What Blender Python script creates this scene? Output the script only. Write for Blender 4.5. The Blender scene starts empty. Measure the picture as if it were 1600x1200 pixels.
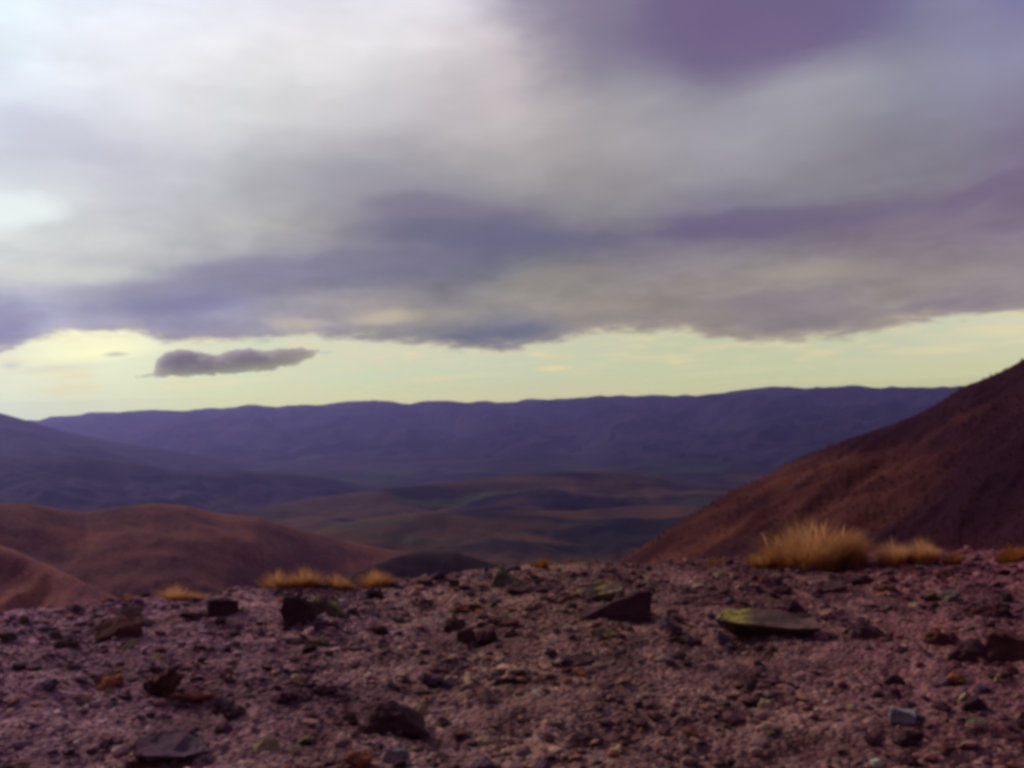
import bpy, bmesh, math, random
import numpy as np
from mathutils import Vector, Matrix, noise as mnoise
R = math.radians
sc = bpy.context.scene
C = sc.collection

# ------------------------------------------------------------------ camera
EYE = Vector((0.0, 0.0, 1.30))
F = 1536.0                                   # focal length in pixels of the 1600 px photograph
ROLL = R(1.5); PITCH = math.atan(28 / F)
cam_d = bpy.data.cameras.new('camera'); cam = bpy.data.objects.new('camera', cam_d); C.objects.link(cam)
cam_d.sensor_width = 36; cam_d.lens = 36 * F / 1600
cam_d.clip_start = 0.05; cam_d.clip_end = 90000
fwd = Vector((0, math.cos(PITCH), math.sin(PITCH)))
up0 = Vector((0, -math.sin(PITCH), math.cos(PITCH)))
right = Vector((1, 0, 0)) * math.cos(ROLL) - up0 * math.sin(ROLL)
up = up0 * math.cos(ROLL) + Vector((1, 0, 0)) * math.sin(ROLL)
M = Matrix((right, up, -fwd)).transposed().to_4x4(); M.translation = EYE
cam.matrix_world = M
sc.camera = cam

def ray(px, py):
    return (fwd + right * ((px - 800) / F) + up * ((600 - py) / F)).normalized()
def azel(px, py):
    d = ray(px, py); return math.atan2(d.x, d.y), math.atan2(d.z, math.hypot(d.x, d.y))
def project(az, el):
    d = Vector((math.sin(az) * math.cos(el), math.cos(az) * math.cos(el), math.sin(el)))
    w = d.dot(fwd)
    return 800 + F * d.dot(right) / w, 600 - F * d.dot(up) / w

# ------------------------------------------------------------------ render settings
sc.render.engine = 'CYCLES'
sc.cycles.use_denoising = True
sc.cycles.filter_width = 4.0                 # the photograph is soft all over
sc.cycles.volume_bounces = 3
sc.cycles.max_bounces = 6
sc.view_settings.view_transform = 'Standard'
sc.view_settings.look = 'None'
sc.view_settings.exposure = 0; sc.view_settings.gamma = 1

def lin(c):
    out = []
    for v in c:
        v = v / 255.0
        out.append(v / 12.92 if v <= 0.04045 else ((v + 0.055) / 1.055) ** 2.4)
    return out

# ------------------------------------------------------------------ sun
SUN_AZ, SUN_EL = R(-48), R(30)
sun_d = bpy.data.lights.new('sun', 'SUN'); sun = bpy.data.objects.new('sun', sun_d); C.objects.link(sun)
sun_d.energy = 1.9; sun_d.angle = R(10); sun_d.color = (1.0, 0.86, 0.66)
sdir = Vector((math.sin(SUN_AZ) * math.cos(SUN_EL), math.cos(SUN_AZ) * math.cos(SUN_EL), math.sin(SUN_EL)))
sun.rotation_euler = sdir.to_track_quat('Z', 'Y').to_euler()

# ------------------------------------------------------------------ sky (procedural clouds by direction)
W = bpy.data.worlds.new('World'); sc.world = W; W.use_nodes = True
nt = W.node_tree; nt.nodes.clear()
class NB:
    def __init__(s, nt): s.nt = nt
    def n(s, t, **k):
        o = s.nt.nodes.new(t)
        for a, b in k.items(): setattr(o, a, b)
        return o
    def put(s, sock, v):
        if isinstance(v, bpy.types.NodeSocket): s.nt.links.new(v, sock)
        else: sock.default_value = v
    def math(s, op, a, b=0.0, c=None, clamp=False):
        o = s.n('ShaderNodeMath', operation=op, use_clamp=clamp)
        s.put(o.inputs[0], a); s.put(o.inputs[1], b)
        if c is not None: s.put(o.inputs[2], c)
        return o.outputs[0]
    def mapr(s, v, a, b, c=0.0, d=1.0, kind='SMOOTHSTEP'):
        o = s.n('ShaderNodeMapRange', interpolation_type=kind)
        for i, x in enumerate((v, a, b, c, d)): s.put(o.inputs[i], x)
        return o.outputs[0]
    def mix(s, f, a, b, mode='MIX'):
        o = s.n('ShaderNodeMix', data_type='RGBA', blend_type=mode)
        s.put(o.inputs[0], f); s.put(o.inputs[6], a); s.put(o.inputs[7], b)
        return o.outputs[2]
    def noise(s, vec, scale, detail=4, rough=0.5, dist=0.0):
        o = s.n('ShaderNodeTexNoise')
        if vec is not None: s.put(o.inputs['Vector'], vec)
        o.inputs['Scale'].default_value = scale; o.inputs['Detail'].default_value = detail
        o.inputs['Roughness'].default_value = rough; o.inputs['Distortion'].default_value = dist
        return o
    def mapping(s, vec, loc=(0, 0, 0), rot=(0, 0, 0), scl=(1, 1, 1), kind='POINT'):
        o = s.n('ShaderNodeMapping', vector_type=kind)
        s.put(o.inputs[0], vec); o.inputs[1].default_value = loc; o.inputs[2].default_value = rot; o.inputs[3].default_value = scl
        return o.outputs[0]
    def ramp(s, f, stops, interp='LINEAR'):
        o = s.n('ShaderNodeValToRGB'); cr = o.color_ramp; cr.interpolation = interp
        while len(cr.elements) > 1: cr.elements.remove(cr.elements[-1])
        cr.elements[0].position = stops[0][0]; cr.elements[0].color = (*stops[0][1][:3], 1)
        for p, c in stops[1:]:
            e = cr.elements.new(p); e.color = (*c[:3], 1)
        s.put(o.inputs[0], f); return o.outputs[0]
b = NB(nt)
TILT = math.tan(ROLL)
geo = b.n('ShaderNodeTexCoord')
sep = b.n('ShaderNodeSeparateXYZ'); nt.links.new(geo.outputs['Generated'], sep.inputs[0])
X, Y, Z = sep.outputs
azn = b.math('MULTIPLY', b.math('ARCTAN2', X, Y), 180 / math.pi)
eln = b.math('MULTIPLY', b.math('ARCSINE', Z), 180 / math.pi)
azc = b.math('MINIMUM', b.math('MAXIMUM', azn, -45.0), 45.0)
Vn = b.math('SUBTRACT', eln, b.math('MULTIPLY', azc, TILT))
uv = b.n('ShaderNodeCombineXYZ'); b.put(uv.inputs[0], azn); b.put(uv.inputs[1], Vn); uv = uv.outputs[0]
# domain warp, stretched sideways like a cloud deck seen low down
wn = b.noise(b.mapping(uv, scl=(0.09, 0.22, 1)), 1.0, 3, 0.5)
wv = b.n('ShaderNodeVectorMath', operation='SUBTRACT'); nt.links.new(wn.outputs['Color'], wv.inputs[0]); wv.inputs[1].default_value = (.5, .5, .5)
wm = b.n('ShaderNodeVectorMath', operation='MULTIPLY'); nt.links.new(wv.outputs[0], wm.inputs[0]); wm.inputs[1].default_value = (3.2, 1.1, 0)
wn5 = b.noise(b.mapping(uv, scl=(0.35, 0.8, 1)), 1.0, 6, 0.6)
wv5 = b.n('ShaderNodeVectorMath', operation='SUBTRACT'); nt.links.new(wn5.outputs['Color'], wv5.inputs[0]); wv5.inputs[1].default_value = (.5, .5, .5)
wm5 = b.n('ShaderNodeVectorMath', operation='MULTIPLY_ADD'); nt.links.new(wv5.outputs[0], wm5.inputs[0]); wm5.inputs[1].default_value = (2.2, .9, 0); nt.links.new(wm.outputs[0], wm5.inputs[2])
wa = b.n('ShaderNodeVectorMath', operation='ADD'); nt.links.new(uv, wa.inputs[0]); nt.links.new(wm5.outputs[0], wa.inputs[1])
wuv = wa.outputs[0]
ws = b.n('ShaderNodeSeparateXYZ'); nt.links.new(wuv, ws.inputs[0])
Uw, Vw = ws.outputs[0], ws.outputs[1]
def UV(px, py):
    a, e = azel(px, py); return math.degrees(a), math.degrees(e) - math.degrees(a) * TILT

GX = list(range(0, 1700, 100))
GY = [0, 60, 120, 180, 240, 300, 340, 380, 420, 460, 490, 520]
G = [
 [(226,241,250),(225,236,248),(224,230,242),(222,226,236),(222,222,232),(224,222,232),(222,220,230),(212,206,216),(165,158,178),(135,125,150),(120,110,145),(103,88,135),(98,83,138),(98,86,142),(106,98,148),(128,123,163),(112,108,160)],
 [(224,238,248),(228,234,243),(230,232,240),(230,230,236),(230,228,232),(232,228,230),(228,224,226),(220,212,216),(186,176,184),(138,130,150),(128,120,144),(106,88,133),(105,86,133),(108,94,137),(128,124,155),(138,138,168),(138,136,168)],
 [(222,234,244),(228,234,242),(226,228,234),(224,224,228),(220,220,222),(214,212,214),(206,202,206),(202,194,198),(196,186,190),(146,140,152),(142,138,150),(125,118,138),(150,148,162),(156,155,168),(138,138,158),(134,134,162),(132,130,160)],
 [(208,214,228),(212,216,228),(216,218,226),(218,218,222),(214,214,216),(208,206,208),(198,194,198),(190,182,186),(190,180,182),(172,165,168),(164,160,168),(162,160,170),(158,157,168),(148,147,158),(134,132,150),(128,124,148),(122,112,140)],
 [(204,208,220),(200,202,214),(196,196,209),(200,200,208),(190,190,196),(176,174,180),(166,163,170),(168,163,166),(174,167,168),(164,157,158),(158,152,158),(152,148,158),(148,145,156),(140,137,150),(130,126,142),(126,121,140),(118,104,138)],
 [(216,224,228),(212,216,218),(196,197,206),(190,190,198),(172,171,178),(158,156,164),(142,139,152),(138,132,146),(150,145,150),(148,143,148),(145,140,146),(143,138,148),(138,134,146),(135,130,144),(128,121,138),(122,112,134),(116,102,132)],
 [(220,228,223),(206,210,208),(194,196,200),(186,186,188),(176,175,176),(160,156,156),(128,122,142),(120,115,138),(118,113,135),(134,129,138),(130,125,136),(104,94,128),(104,94,127),(110,96,130),(114,100,130),(122,108,133),(118,102,133)],
 [(208,212,208),(202,204,203),(194,194,196),(186,186,186),(178,177,177),(150,147,155),(126,122,141),(114,108,136),(100,95,128),(104,99,129),(110,102,131),(116,107,132),(122,113,132),(128,117,132),(128,116,130),(126,112,131),(132,118,132)],
 [(214,218,212),(206,208,202),(200,200,194),(166,164,175),(141,136,158),(130,125,149),(124,120,141),(118,115,134),(122,122,130),(130,126,128),(142,134,134),(150,141,138),(154,146,140),(148,138,138),(140,130,134),(144,134,138),(142,132,138)],
 [(180,180,196),(180,178,192),(146,142,167),(139,135,161),(136,132,155),(140,137,150),(134,130,140),(130,126,134),(148,142,134),(154,146,136),(148,138,134),(148,138,134),(138,129,134),(140,130,134),(148,138,138),(144,134,140),(140,130,138)],
 [(148,144,179),(156,154,181),(154,150,173),(146,142,167),(164,160,168),(178,168,164),(186,174,158),(160,152,144),(146,140,138),(150,142,136),(144,136,132),(144,134,132),(134,126,134),(136,128,134),(148,140,140),(130,122,136),(140,134,140)],
 [(156,152,180),(176,174,190),(165,160,176),(150,146,165),(150,145,160),(150,145,158),(138,136,145),(124,124,134),(118,118,134),(138,132,134),(140,132,134),(140,134,130),(142,136,130),(144,138,134),(150,144,140),(150,144,140),(150,144,140)],
]
def desat(c, k=.80):
    m = (c[0] + c[1] + c[2]) / 3; return tuple(m + (v - m) * k for v in c)
G = [[desat(c) if j < 10 else c for c in row] for j, row in enumerate(G)]
# clear strip under the deck
HY = [490, 540, 580, 604, 622, 660]
HX = [0, 50, 120, 200, 300, 400, 600, 800, 1000, 1200, 1400, 1600]
H0 = [
 [(240,240,205),(250,250,205),(255,252,206),(248,248,204),(228,228,196),(216,216,186),(226,216,184),(216,210,182),(208,206,172),(200,204,172),(202,206,178),(212,212,182)],
 [(225,225,205),(248,248,203),(255,252,204),(246,246,202),(226,228,194),(216,218,186),(218,214,182),(208,208,176),(200,204,168),(196,202,168),(198,202,174),(208,208,174)],
 [(228,232,205),(228,232,203),(226,232,201),(224,232,200),(217,227,192),(212,224,188),(205,216,180),(203,210,174),(200,206,168),(198,203,166),(198,202,168),(200,200,164)],
 [(228,233,205),(228,232,201),(228,231,198),(227,232,195),(223,228,186),(220,224,182),(214,216,173),(208,208,166),(205,204,163),(200,200,162),(197,198,160),(198,195,157)],
 [(228,234,206),(228,232,200),(229,231,195),(229,231,190),(228,228,181),(226,224,176),(221,216,166),(213,207,160),(209,202,158),(202,197,158),(196,194,154),(195,190,150)],
 [(228,234,206),(228,232,200),(229,231,195),(229,231,190),(228,228,181),(226,224,176),(221,216,166),(213,207,160),(209,202,158),(202,197,158),(196,194,154),(195,190,150)],
]
H = [[desat(c, .86) for c in row] for row in H0]
# the air in the haze box dims what is seen through it: allow for it in the sky behind
HAZE_D, HAZE_TOP, HAZE_FAR = 0.5 / 10000, 260.0, 20500.0
def lookup(gx, gy, g, px, py):
    px = min(max(px, gx[0]), gx[-1] - 1e-3); py = min(max(py, gy[0]), gy[-1] - 1e-3)
    i = max(k for k in range(len(gx) - 1) if gx[k] <= px); j = max(k for k in range(len(gy) - 1) if gy[k] <= py)
    fx = (px - gx[i]) / (gx[i + 1] - gx[i]); fy = (py - gy[j]) / (gy[j + 1] - gy[j])
    return [((g[j][i][k] * (1 - fx) + g[j][i + 1][k] * fx) * (1 - fy) + (g[j + 1][i][k] * (1 - fx) + g[j + 1][i + 1][k] * fx) * fy) for k in range(3)]
def field(gx, gy, g, Us, Vs, gain=1.0):
    f = b.mapr(Us, -32.0, 32.0, 0.0, 1.0, 'LINEAR')
    res = None; prev = None
    rows = sorted(gy, reverse=True)          # from the horizon upwards
    for py in rows:
        v = UV(800, py)[1]
        stops = []
        for px in gx:
            a = math.degrees(azel(px, py)[0])
            qx, qy = project(R(a), R(v + a * TILT))
            stops.append(((a + 32) / 64, lin(lookup(gx, gy, g, qx, qy))))
        r = b.ramp(f, stops, 'CARDINAL')
        res = r if res is None else b.mix(b.mapr(Vs, prev, v, 0, 1, 'LINEAR'), res, r)
        prev = v
    return res, prev
cloud, vtop = field(GX, GY, G, Uw, Vw)
clear, _ = field(HX, HY, H, azn, Vn)
# finer billows in the deck
def scaled(vec, amt, col):
    return None
n1 = b.noise(b.mapping(wuv, scl=(0.13, 0.30, 1)), 1.0, 5, 0.5).outputs['Fac']
k1 = b.mapr(n1, 0.25, 0.75, 0.93, 1.17, 'LINEAR')
def scale_col(col, k):
    o = b.n('ShaderNodeVectorMath', operation='SCALE'); nt.links.new(col, o.inputs[0]); b.put(o.inputs[3], k); return o.outputs[0]
n2 = b.noise(b.mapping(wuv, scl=(0.34, 1.05, 1)), 1.0, 6, 0.62).outputs['Fac']
k2 = b.mapr(n2, 0.25, 0.75, -.17, .17, 'LINEAR')
low = b.mapr(Vn, 14.0, 6.0, .12, .9)
k1 = b.math('ADD', k1, b.math('MULTIPLY', k2, low))
cloud = scale_col(cloud, k1)
def blob(base, px, py, rx, ry, col, rot=0.0, amt=1.0, vec=None, soft=0.0):
    u, v = UV(px, py); d = 180 / math.pi / F
    m = b.mapping(vec or wuv, (u, v, 0), (0, 0, R(rot)), (rx * d, ry * d, 1), 'TEXTURE')
    l = b.n('ShaderNodeVectorMath', operation='LENGTH'); nt.links.new(m, l.inputs[0])
    f = b.mapr(l.outputs['Value'], 1.0, soft, 0.0, amt)
    return b.mix(f, base, (*lin(col), 1))
for a in [ (930,40,130,140,(134,125,148),0,.55,.1), (1190,-15,290,138,(114,101,136),13,.8,.45), (1560,60,120,60,(138,136,164),0,.4,.1), (1250,160,260,60,(152,149,160),10,.35,.1),
           (560,290,330,60,(158,154,162),-6,.4,.1), (670,325,130,30,(128,122,142),-8,.7,.35), (760,372,270,27,(112,109,133),-5,.7,.35), (1150,350,160,34,(110,100,130),0,.75,.4), (1310,334,220,20,(114,104,130),3,.6,.3), (1535,300,130,22,(116,102,132),20,.6,.4),
           (1460,352,90,26,(134,120,136),0,.5,.4), (90,205,130,45,(196,196,210),-8,.5,.2), (0,322,120,34,(236,244,242),0,.8,.3),
           (340,442,220,44,(139,134,158),10,.6,.4), (285,480,130,20,(136,130,164),2,.6,.3), (110,428,160,20,(216,218,208),-3,.6,.2),
           (600,497,75,20,(198,184,162),0,.75,.2), (455,506,65,12,(196,184,170),-6,.7,.2), (330,524,160,9,(146,142,164),-2,.6,.3), (0,500,110,18,(160,158,178),0,.4,.3), (560,440,150,16,(122,120,140),0,.45,.3),
           (620,412,260,26,(122,118,141),-2,.45,.3), (870,430,170,20,(154,146,138),4,.4,.2), (1270,423,130,20,(164,154,142),3,.5,.2), (1200,470,160,18,(134,126,134),0,.5,.3), (1480,478,120,14,(128,120,136),0,.6,.3), (1480,430,120,12,(152,142,140),4,.4,.2), (780,525,120,18,(114,116,134),3,.6,.3), (950,480,120,18,(160,148,138),0,.4,.2) ]:
    cloud = blob(cloud, *a[:7], soft=a[7])
# wisps in the clear strip
WISP = 0.4
wn2 = b.noise(b.mapping(uv, scl=(0.35, 2.2, 1)), 1.0, 5, 0.6).outputs['Fac']
clear = b.mix(b.math('MULTIPLY', b.mapr(wn2, 0.46, 0.66, 0, WISP), b.mapr(Vn, 0.6, 2.2)), clear, (*lin((236,214,172)), 1))
w2 = b.n('ShaderNodeVectorMath', operation='MULTIPLY'); nt.links.new(wv.outputs[0], w2.inputs[0]); w2.inputs[1].default_value = (2.0, 0.5, 0)
w3 = b.n('ShaderNodeVectorMath', operation='ADD'); nt.links.new(uv, w3.inputs[0]); nt.links.new(w2.outputs[0], w3.inputs[1]); suv = w3.outputs[0]
for a in [ (150,548,130,22,(255,253,206),4,.9), (178,553,26,5,(176,172,180),0,.8), (14,570,22,7,(196,192,192),0,.6), (515,551,22,4,(190,186,178),0,.6),
           (862,576,44,7,(236,216,162),0,.85), (1050,565,22,7,(222,212,164),0,.7), (1290,552,46,9,(226,210,170),0,.6), (1255,560,20,6,(226,210,170),0,.5), (1440,548,90,9,(222,212,170),0,.6),
           (1570,515,90,13,(224,214,176),0,.6), (330,600,140,6,(236,226,186),3,.5), (700,590,150,5,(226,214,176),2,.5), (1150,580,160,6,(214,208,172),2,.5), (80,575,90,7,(214,214,200),2,.5), (640,553,24,5,(236,214,176),0,.6), (840,552,26,5,(232,214,170),0,.7), (40,600,160,8,(232,232,206),0,.5) ]:
    clear = blob(clear, *a, vec=suv)
# lower edge of the deck: height by azimuth
ED = [(0,552),(40,540),(80,526),(130,520),(200,521),(240,532),(300,535),(400,534),(460,528),(540,531),(600,537),(700,546),(760,550),(820,546),(880,532),(950,521),(1050,518),(1120,530),(1200,536),(1300,530),(1390,518),(1430,502),(1500,498),(1600,489)]
f = b.mapr(azn, -32.0, 32.0, 0, 1, 'LINEAR')
st = []
for px, py in ED:
    u, v = UV(px, py); st.append(((u + 32) / 64, [v / 10] * 3))
edge = b.math('MULTIPLY', b.ramp(f, st), 10.0)
ne = b.noise(b.mapping(uv, scl=(0.55, 1.8, 1)), 1.0, 6, 0.6).outputs['Fac']
edge = b.math('ADD', edge, b.mapr(ne, 0.2, 0.8, -0.5, 0.5, 'LINEAR'))
fm = b.mapr(b.math('SUBTRACT', Vn, edge), -0.16, 0.42)
# warm rim where the deck thins out
rim = b.mapr(b.math('SUBTRACT', Vn, edge), 0.9, 0.0, 0.0, 0.35)
cloud = b.mix(rim, cloud, (*lin((205,188,160)), 1))
sky_t = b.n('ShaderNodeTexSky', sky_type='NISHITA', sun_disc=False, sun_elevation=SUN_EL, sun_rotation=SUN_AZ)
clear10 = b.mix(0.06, scale_col(clear, 10.0), sky_t.outputs[0])
cloud10 = scale_col(cloud, 10.0)
col = b.mix(fm, clear10, cloud10)
# allow for the haze in front of the sky: (c - S (1 - T)) / T, S being the air's own glow at each azimuth
tan_el = b.math('MAXIMUM', b.math('TANGENT', b.math('MULTIPLY', eln, math.pi / 180)), 1e-4)
path = b.math('MINIMUM', b.math('DIVIDE', HAZE_TOP, tan_el), HAZE_FAR)
T_ = b.math('EXPONENT', b.math('MULTIPLY', path, -HAZE_D))
HAZE_S = [(-25, (.44,.36,.54)), (-12, (.34,.27,.42)), (0, (.25,.20,.32)), (20, (.09,.085,.29)), (30, (.05,.05,.25))]
glow = b.ramp(f, [((u + 32) / 64, c) for u, c in HAZE_S])
sub = b.n('ShaderNodeVectorMath', operation='SUBTRACT'); nt.links.new(col, sub.inputs[0])
nt.links.new(scale_col(glow, b.math('MULTIPLY', b.math('SUBTRACT', 1.0, T_), 10.0)), sub.inputs[1])
mx0 = b.n('ShaderNodeVectorMath', operation='MAXIMUM'); nt.links.new(scale_col(sub.outputs[0], b.math('DIVIDE', 1.0, T_)), mx0.inputs[0]); mx0.inputs[1].default_value = (0, 0, 0)
col = mx0.outputs[0]
# overhead and behind: the same even grey deck, dimmer away from the sun
overhead = [x * 10 for x in lin((168, 160, 176))]
behind = [x * 10 for x in lin((88, 76, 92))]
col = b.mix(b.mapr(eln, 24.0, 45.0), col, (*overhead, 1))
col = b.mix(b.mapr(b.math('ABSOLUTE', azn), 34.0, 95.0), col, (*behind, 1))
bg = b.n('ShaderNodeBackground'); nt.links.new(col, bg.inputs[0]); bg.inputs[1].default_value = 0.1
wo = b.n('ShaderNodeOutputWorld'); nt.links.new(bg.outputs[0], wo.inputs[0])

# ------------------------------------------------------------------ numpy gradient noise
_rng = np.random.RandomState(7)
_perm = _rng.permutation(512); _ang = _rng.rand(512) * 2 * np.pi
_gx, _gy = np.cos(_ang), np.sin(_ang)
def perlin(x, y):
    xi = np.floor(x).astype(np.int64); yi = np.floor(y).astype(np.int64)
    xf, yf = x - xi, y - yi
    u = xf**3 * (xf * (xf * 6 - 15) + 10); v = yf**3 * (yf * (yf * 6 - 15) + 10)
    def g(i, j, dx, dy):
        h = _perm[(_perm[(xi + i) & 511] + yi + j) & 511]
        return _gx[h] * dx + _gy[h] * dy
    n00, n10 = g(0, 0, xf, yf), g(1, 0, xf - 1, yf)
    n01, n11 = g(0, 1, xf, yf - 1), g(1, 1, xf - 1, yf - 1)
    return ((n00 * (1 - u) + n10 * u) * (1 - v) + (n01 * (1 - u) + n11 * u) * v) * 1.5
def fbm(x, y, o=5, gain=0.5, ridged=False):
    s = 0; a = 1; t = 0
    for i in range(o):
        n = perlin(x + i * 17.3, y - i * 9.1)
        s = s + a * ((1 - 2 * np.abs(n)) if ridged else n); t += a
        a *= gain; x = x * 2.03; y = y * 2.03
    return s / t

# ------------------------------------------------------------------ helpers
def link(name, mesh, mat=None, kind=None, label=None, cat=None, group=None, parent=None, loc=None):
    o = bpy.data.objects.new(name, mesh); C.objects.link(o)
    if mat is not None and mesh is not None:
        mesh.materials.clear(); mesh.materials.append(mat)
    if loc is not None: o.location = loc
    if parent: o.parent = parent
    if kind: o['kind'] = kind
    if label: o['label'] = label
    if cat: o['category'] = cat
    if group: o['group'] = group
    return o
def grid_mesh(name, x, y, z, smooth=True, wrap=False):
    n, m = x.shape
    me = bpy.data.meshes.new(name)
    co = np.stack([x, y, z], -1).reshape(-1, 3).astype(np.float32)
    i = np.arange(n * m).reshape(n, m)
    q = np.stack([i[:-1, :-1], i[:-1, 1:], i[1:, 1:], i[1:, :-1]], -1).reshape(-1, 4)
    me.vertices.add(len(co)); me.vertices.foreach_set('co', co.ravel())
    me.loops.add(q.size); me.loops.foreach_set('vertex_index', q.ravel().astype(np.int32))
    me.polygons.add(len(q)); me.polygons.foreach_set('loop_start', np.arange(0, q.size, 4, dtype=np.int32))
    me.update(calc_edges=True)
    me.polygons.foreach_set('use_smooth', np.full(len(q), smooth)); me.validate(); return me
def tri_mesh(name, co, tri, smooth=False):
    me = bpy.data.meshes.new(name)
    me.vertices.add(len(co)); me.vertices.foreach_set('co', np.asarray(co, np.float32).ravel())
    tri = np.asarray(tri, np.int32)
    me.loops.add(tri.size); me.loops.foreach_set('vertex_index', tri.ravel())
    me.polygons.add(len(tri)); me.polygons.foreach_set('loop_start', np.arange(0, tri.size, 3, dtype=np.int32))
    me.update(calc_edges=True)
    me.polygons.foreach_set('use_smooth', np.full(len(tri), smooth)); return me
def material(name):
    m = bpy.data.materials.new(name); m.use_nodes = True; t = m.node_tree; t.nodes.clear()
    B = NB(t); out = B.n('ShaderNodeOutputMaterial'); bs = B.n('ShaderNodeBsdfPrincipled')
    t.links.new(bs.outputs[0], out.inputs[0]); bs.inputs['Roughness'].default_value = 0.95
    bs.inputs['Specular IOR Level'].default_value = 0.03
    return m, B, bs, out
def terrain_mat(name, cols, scale, stretch=(1, 1, 1), rot=0, bump=0.0, patches=None, fine=None):
    m, B, bs, out = material(name)
    tc = B.n('ShaderNodeNewGeometry').outputs['Position']
    v = B.mapping(tc, rot=(0, 0, rot), scl=stretch)
    n = B.noise(v, scale, 8, 0.62, 0.4).outputs['Fac']
    k = len(cols)
    c = B.ramp(n, [(0.3 + 0.4 * i / (k - 1), col) for i, col in enumerate(cols)])
    if patches:
        for sc_, col, lo, hi, st in patches:
            pn = B.noise(B.mapping(tc, scl=st), sc_, 4, 0.5).outputs['Fac']
            c = B.mix(B.mapr(pn, lo, hi), c, (*col, 1))
    if fine:
        fn = B.noise(tc, fine, 3, 0.7).outputs['Fac']
        c = B.mix(1.0, c, B.ramp(fn, [(0.3, (.62,) * 3), (0.7, (1.38,) * 3)]), 'MULTIPLY')
    B.put(bs.inputs['Base Color'], c)
    if bump:
        bp = B.n('ShaderNodeBump'); bp.inputs['Strength'].default_value = 0.7; bp.inputs['Distance'].default_value = bump
        B.put(bp.inputs['Height'], n); B.put(bs.inputs['Normal'], bp.outputs[0])
    return m

# ------------------------------------------------------------------ distant terrain
MAXZ = [2.0]
def crest_arrays(pts):
    """picture outline points with the true distance of the crest -> azimuth, distance, height"""
    A, D, Zc = [], [], []
    for px, py, d in pts:
        a, e = azel(px, py); A.append(a); D.append(d); Zc.append(EYE.z + d * math.tan(e))
    return np.array(A), np.array(D), np.array(Zc)
def ridge(name, pts, r0, r1, nr, naz, sf, sb, w, namp, nscale, mat, label, az=(-38, 38), floor=-470, seed=0, ridged=True, crestn=0.0, nstretch=(1, 1), nrot=0.0):
    A, D, Zc = crest_arrays(pts)
    a = np.radians(np.linspace(az[0], az[1], naz)); rr = np.geomspace(r0, r1, nr)
    a, r = np.meshgrid(a, rr, indexing='ij')
    x, y = r * np.sin(a), r * np.cos(a)
    az1 = a[:, 0]; step = az1[1] - az1[0]
    def sm(v, deg):
        k = max(int(R(deg) / step * 3), 1); g = np.exp(-.5 * (np.arange(-k, k + 1) / (k / 3)) ** 2); g /= g.sum()
        return np.convolve(np.pad(v, k, mode='edge'), g, mode='valid')
    d1 = np.interp(az1, A, D); z1 = np.interp(az1, A, Zc)
    dc = sm(d1, 2.5)[:, None]; t = r - dc
    kk = np.exp(-(t / (5 * w)) ** 2)
    zc = sm(z1, .06)[:, None] * kk + sm(z1, 3.0)[:, None] * (1 - kk)
    slope = np.where(t < 0, sf, sb)
    z = zc - slope * (np.sqrt(t * t + w * w) - w)
    xr, yr = x * math.cos(nrot) + y * math.sin(nrot), -x * math.sin(nrot) + y * math.cos(nrot)
    n = fbm(xr / nscale * nstretch[0] + seed * 5.1, yr / nscale * nstretch[1] + seed * 3.7, 6, 0.5, ridged)
    n = (n - 0.6) if ridged else n - 0.45
    z = z + namp * n * (1 - np.exp(-(t / (w * 1.6)) ** 2))
    z = z + crestn * fbm(x / nscale * 3 + seed, y / nscale * 3, 5)
    z = np.maximum(z, floor - 30 + 0 * z)
    MAXZ[0] = max(MAXZ[0], float(z.max()))
    me = grid_mesh(name, x, y, z)
    return link(name, me, mat, kind='structure', label=label)

lower_m = terrain_mat('lower_slope', [(.042,.021,.014), (.092,.046,.026), (.15,.078,.038)], 0.004, bump=12, patches=[(0.003, (.020,.015,.020), .54, .62, (.6, 1.6, 1)), (0.004, (.055,.062,.026), .60, .67, (.6, 2, 1))])
spurm_m = terrain_mat('middle_slope', [(.036,.019,.018), (.076,.040,.029), (.145,.076,.042)], 0.0028, bump=20, patches=[(0.0022, (.018,.012,.026), .46, .54, (.6, 1.6, 1)), (0.003, (.055,.058,.03), .60, .68, (.7, 2, 1))])
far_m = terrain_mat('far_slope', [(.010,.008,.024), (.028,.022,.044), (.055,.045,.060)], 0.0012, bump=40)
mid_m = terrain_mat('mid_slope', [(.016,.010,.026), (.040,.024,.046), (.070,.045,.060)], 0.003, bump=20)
brown_m = terrain_mat('brown_tussock_slope', [(.085,.030,.038), (.155,.056,.054), (.25,.090,.060)], 0.012, bump=4, fine=0.25)
dark_m = terrain_mat('shaded_brown_slope', [(.025,.012,.020), (.040,.020,.028), (.06,.03,.03)], 0.02, bump=2)  # shade on the brown hill's side, put into a darker slope colour
side_m = terrain_mat('red_tussock_slope', [(.044,.012,.018), (.092,.028,.028), (.165,.056,.038)], 0.10, stretch=(.16, 1, 1), rot=R(-37), bump=1.0,
                     patches=[(0.016, (.032,.008,.020), 0.44, 0.58, (1, 1, 1))])
spur_m = terrain_mat('near_spur_slope', [(.14,.052,.075), (.23,.085,.095), (.36,.14,.09)], 0.03, stretch=(1, .35, 1), rot=R(-35), bump=2, fine=0.8)
val_m, VB, vbs, _o = material('valley_fields')
tc = VB.n('ShaderNodeNewGeometry').outputs['Position']
vo = VB.n('ShaderNodeTexVoronoi'); VB.put(vo.inputs['Vector'], VB.mapping(tc, rot=(0, 0, .3), scl=(.0022, .0026, 0))); vo.inputs['Scale'].default_value = 1
hs = VB.n('ShaderNodeSeparateColor'); val_m.node_tree.links.new(vo.outputs['Color'], hs.inputs[0])
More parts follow.
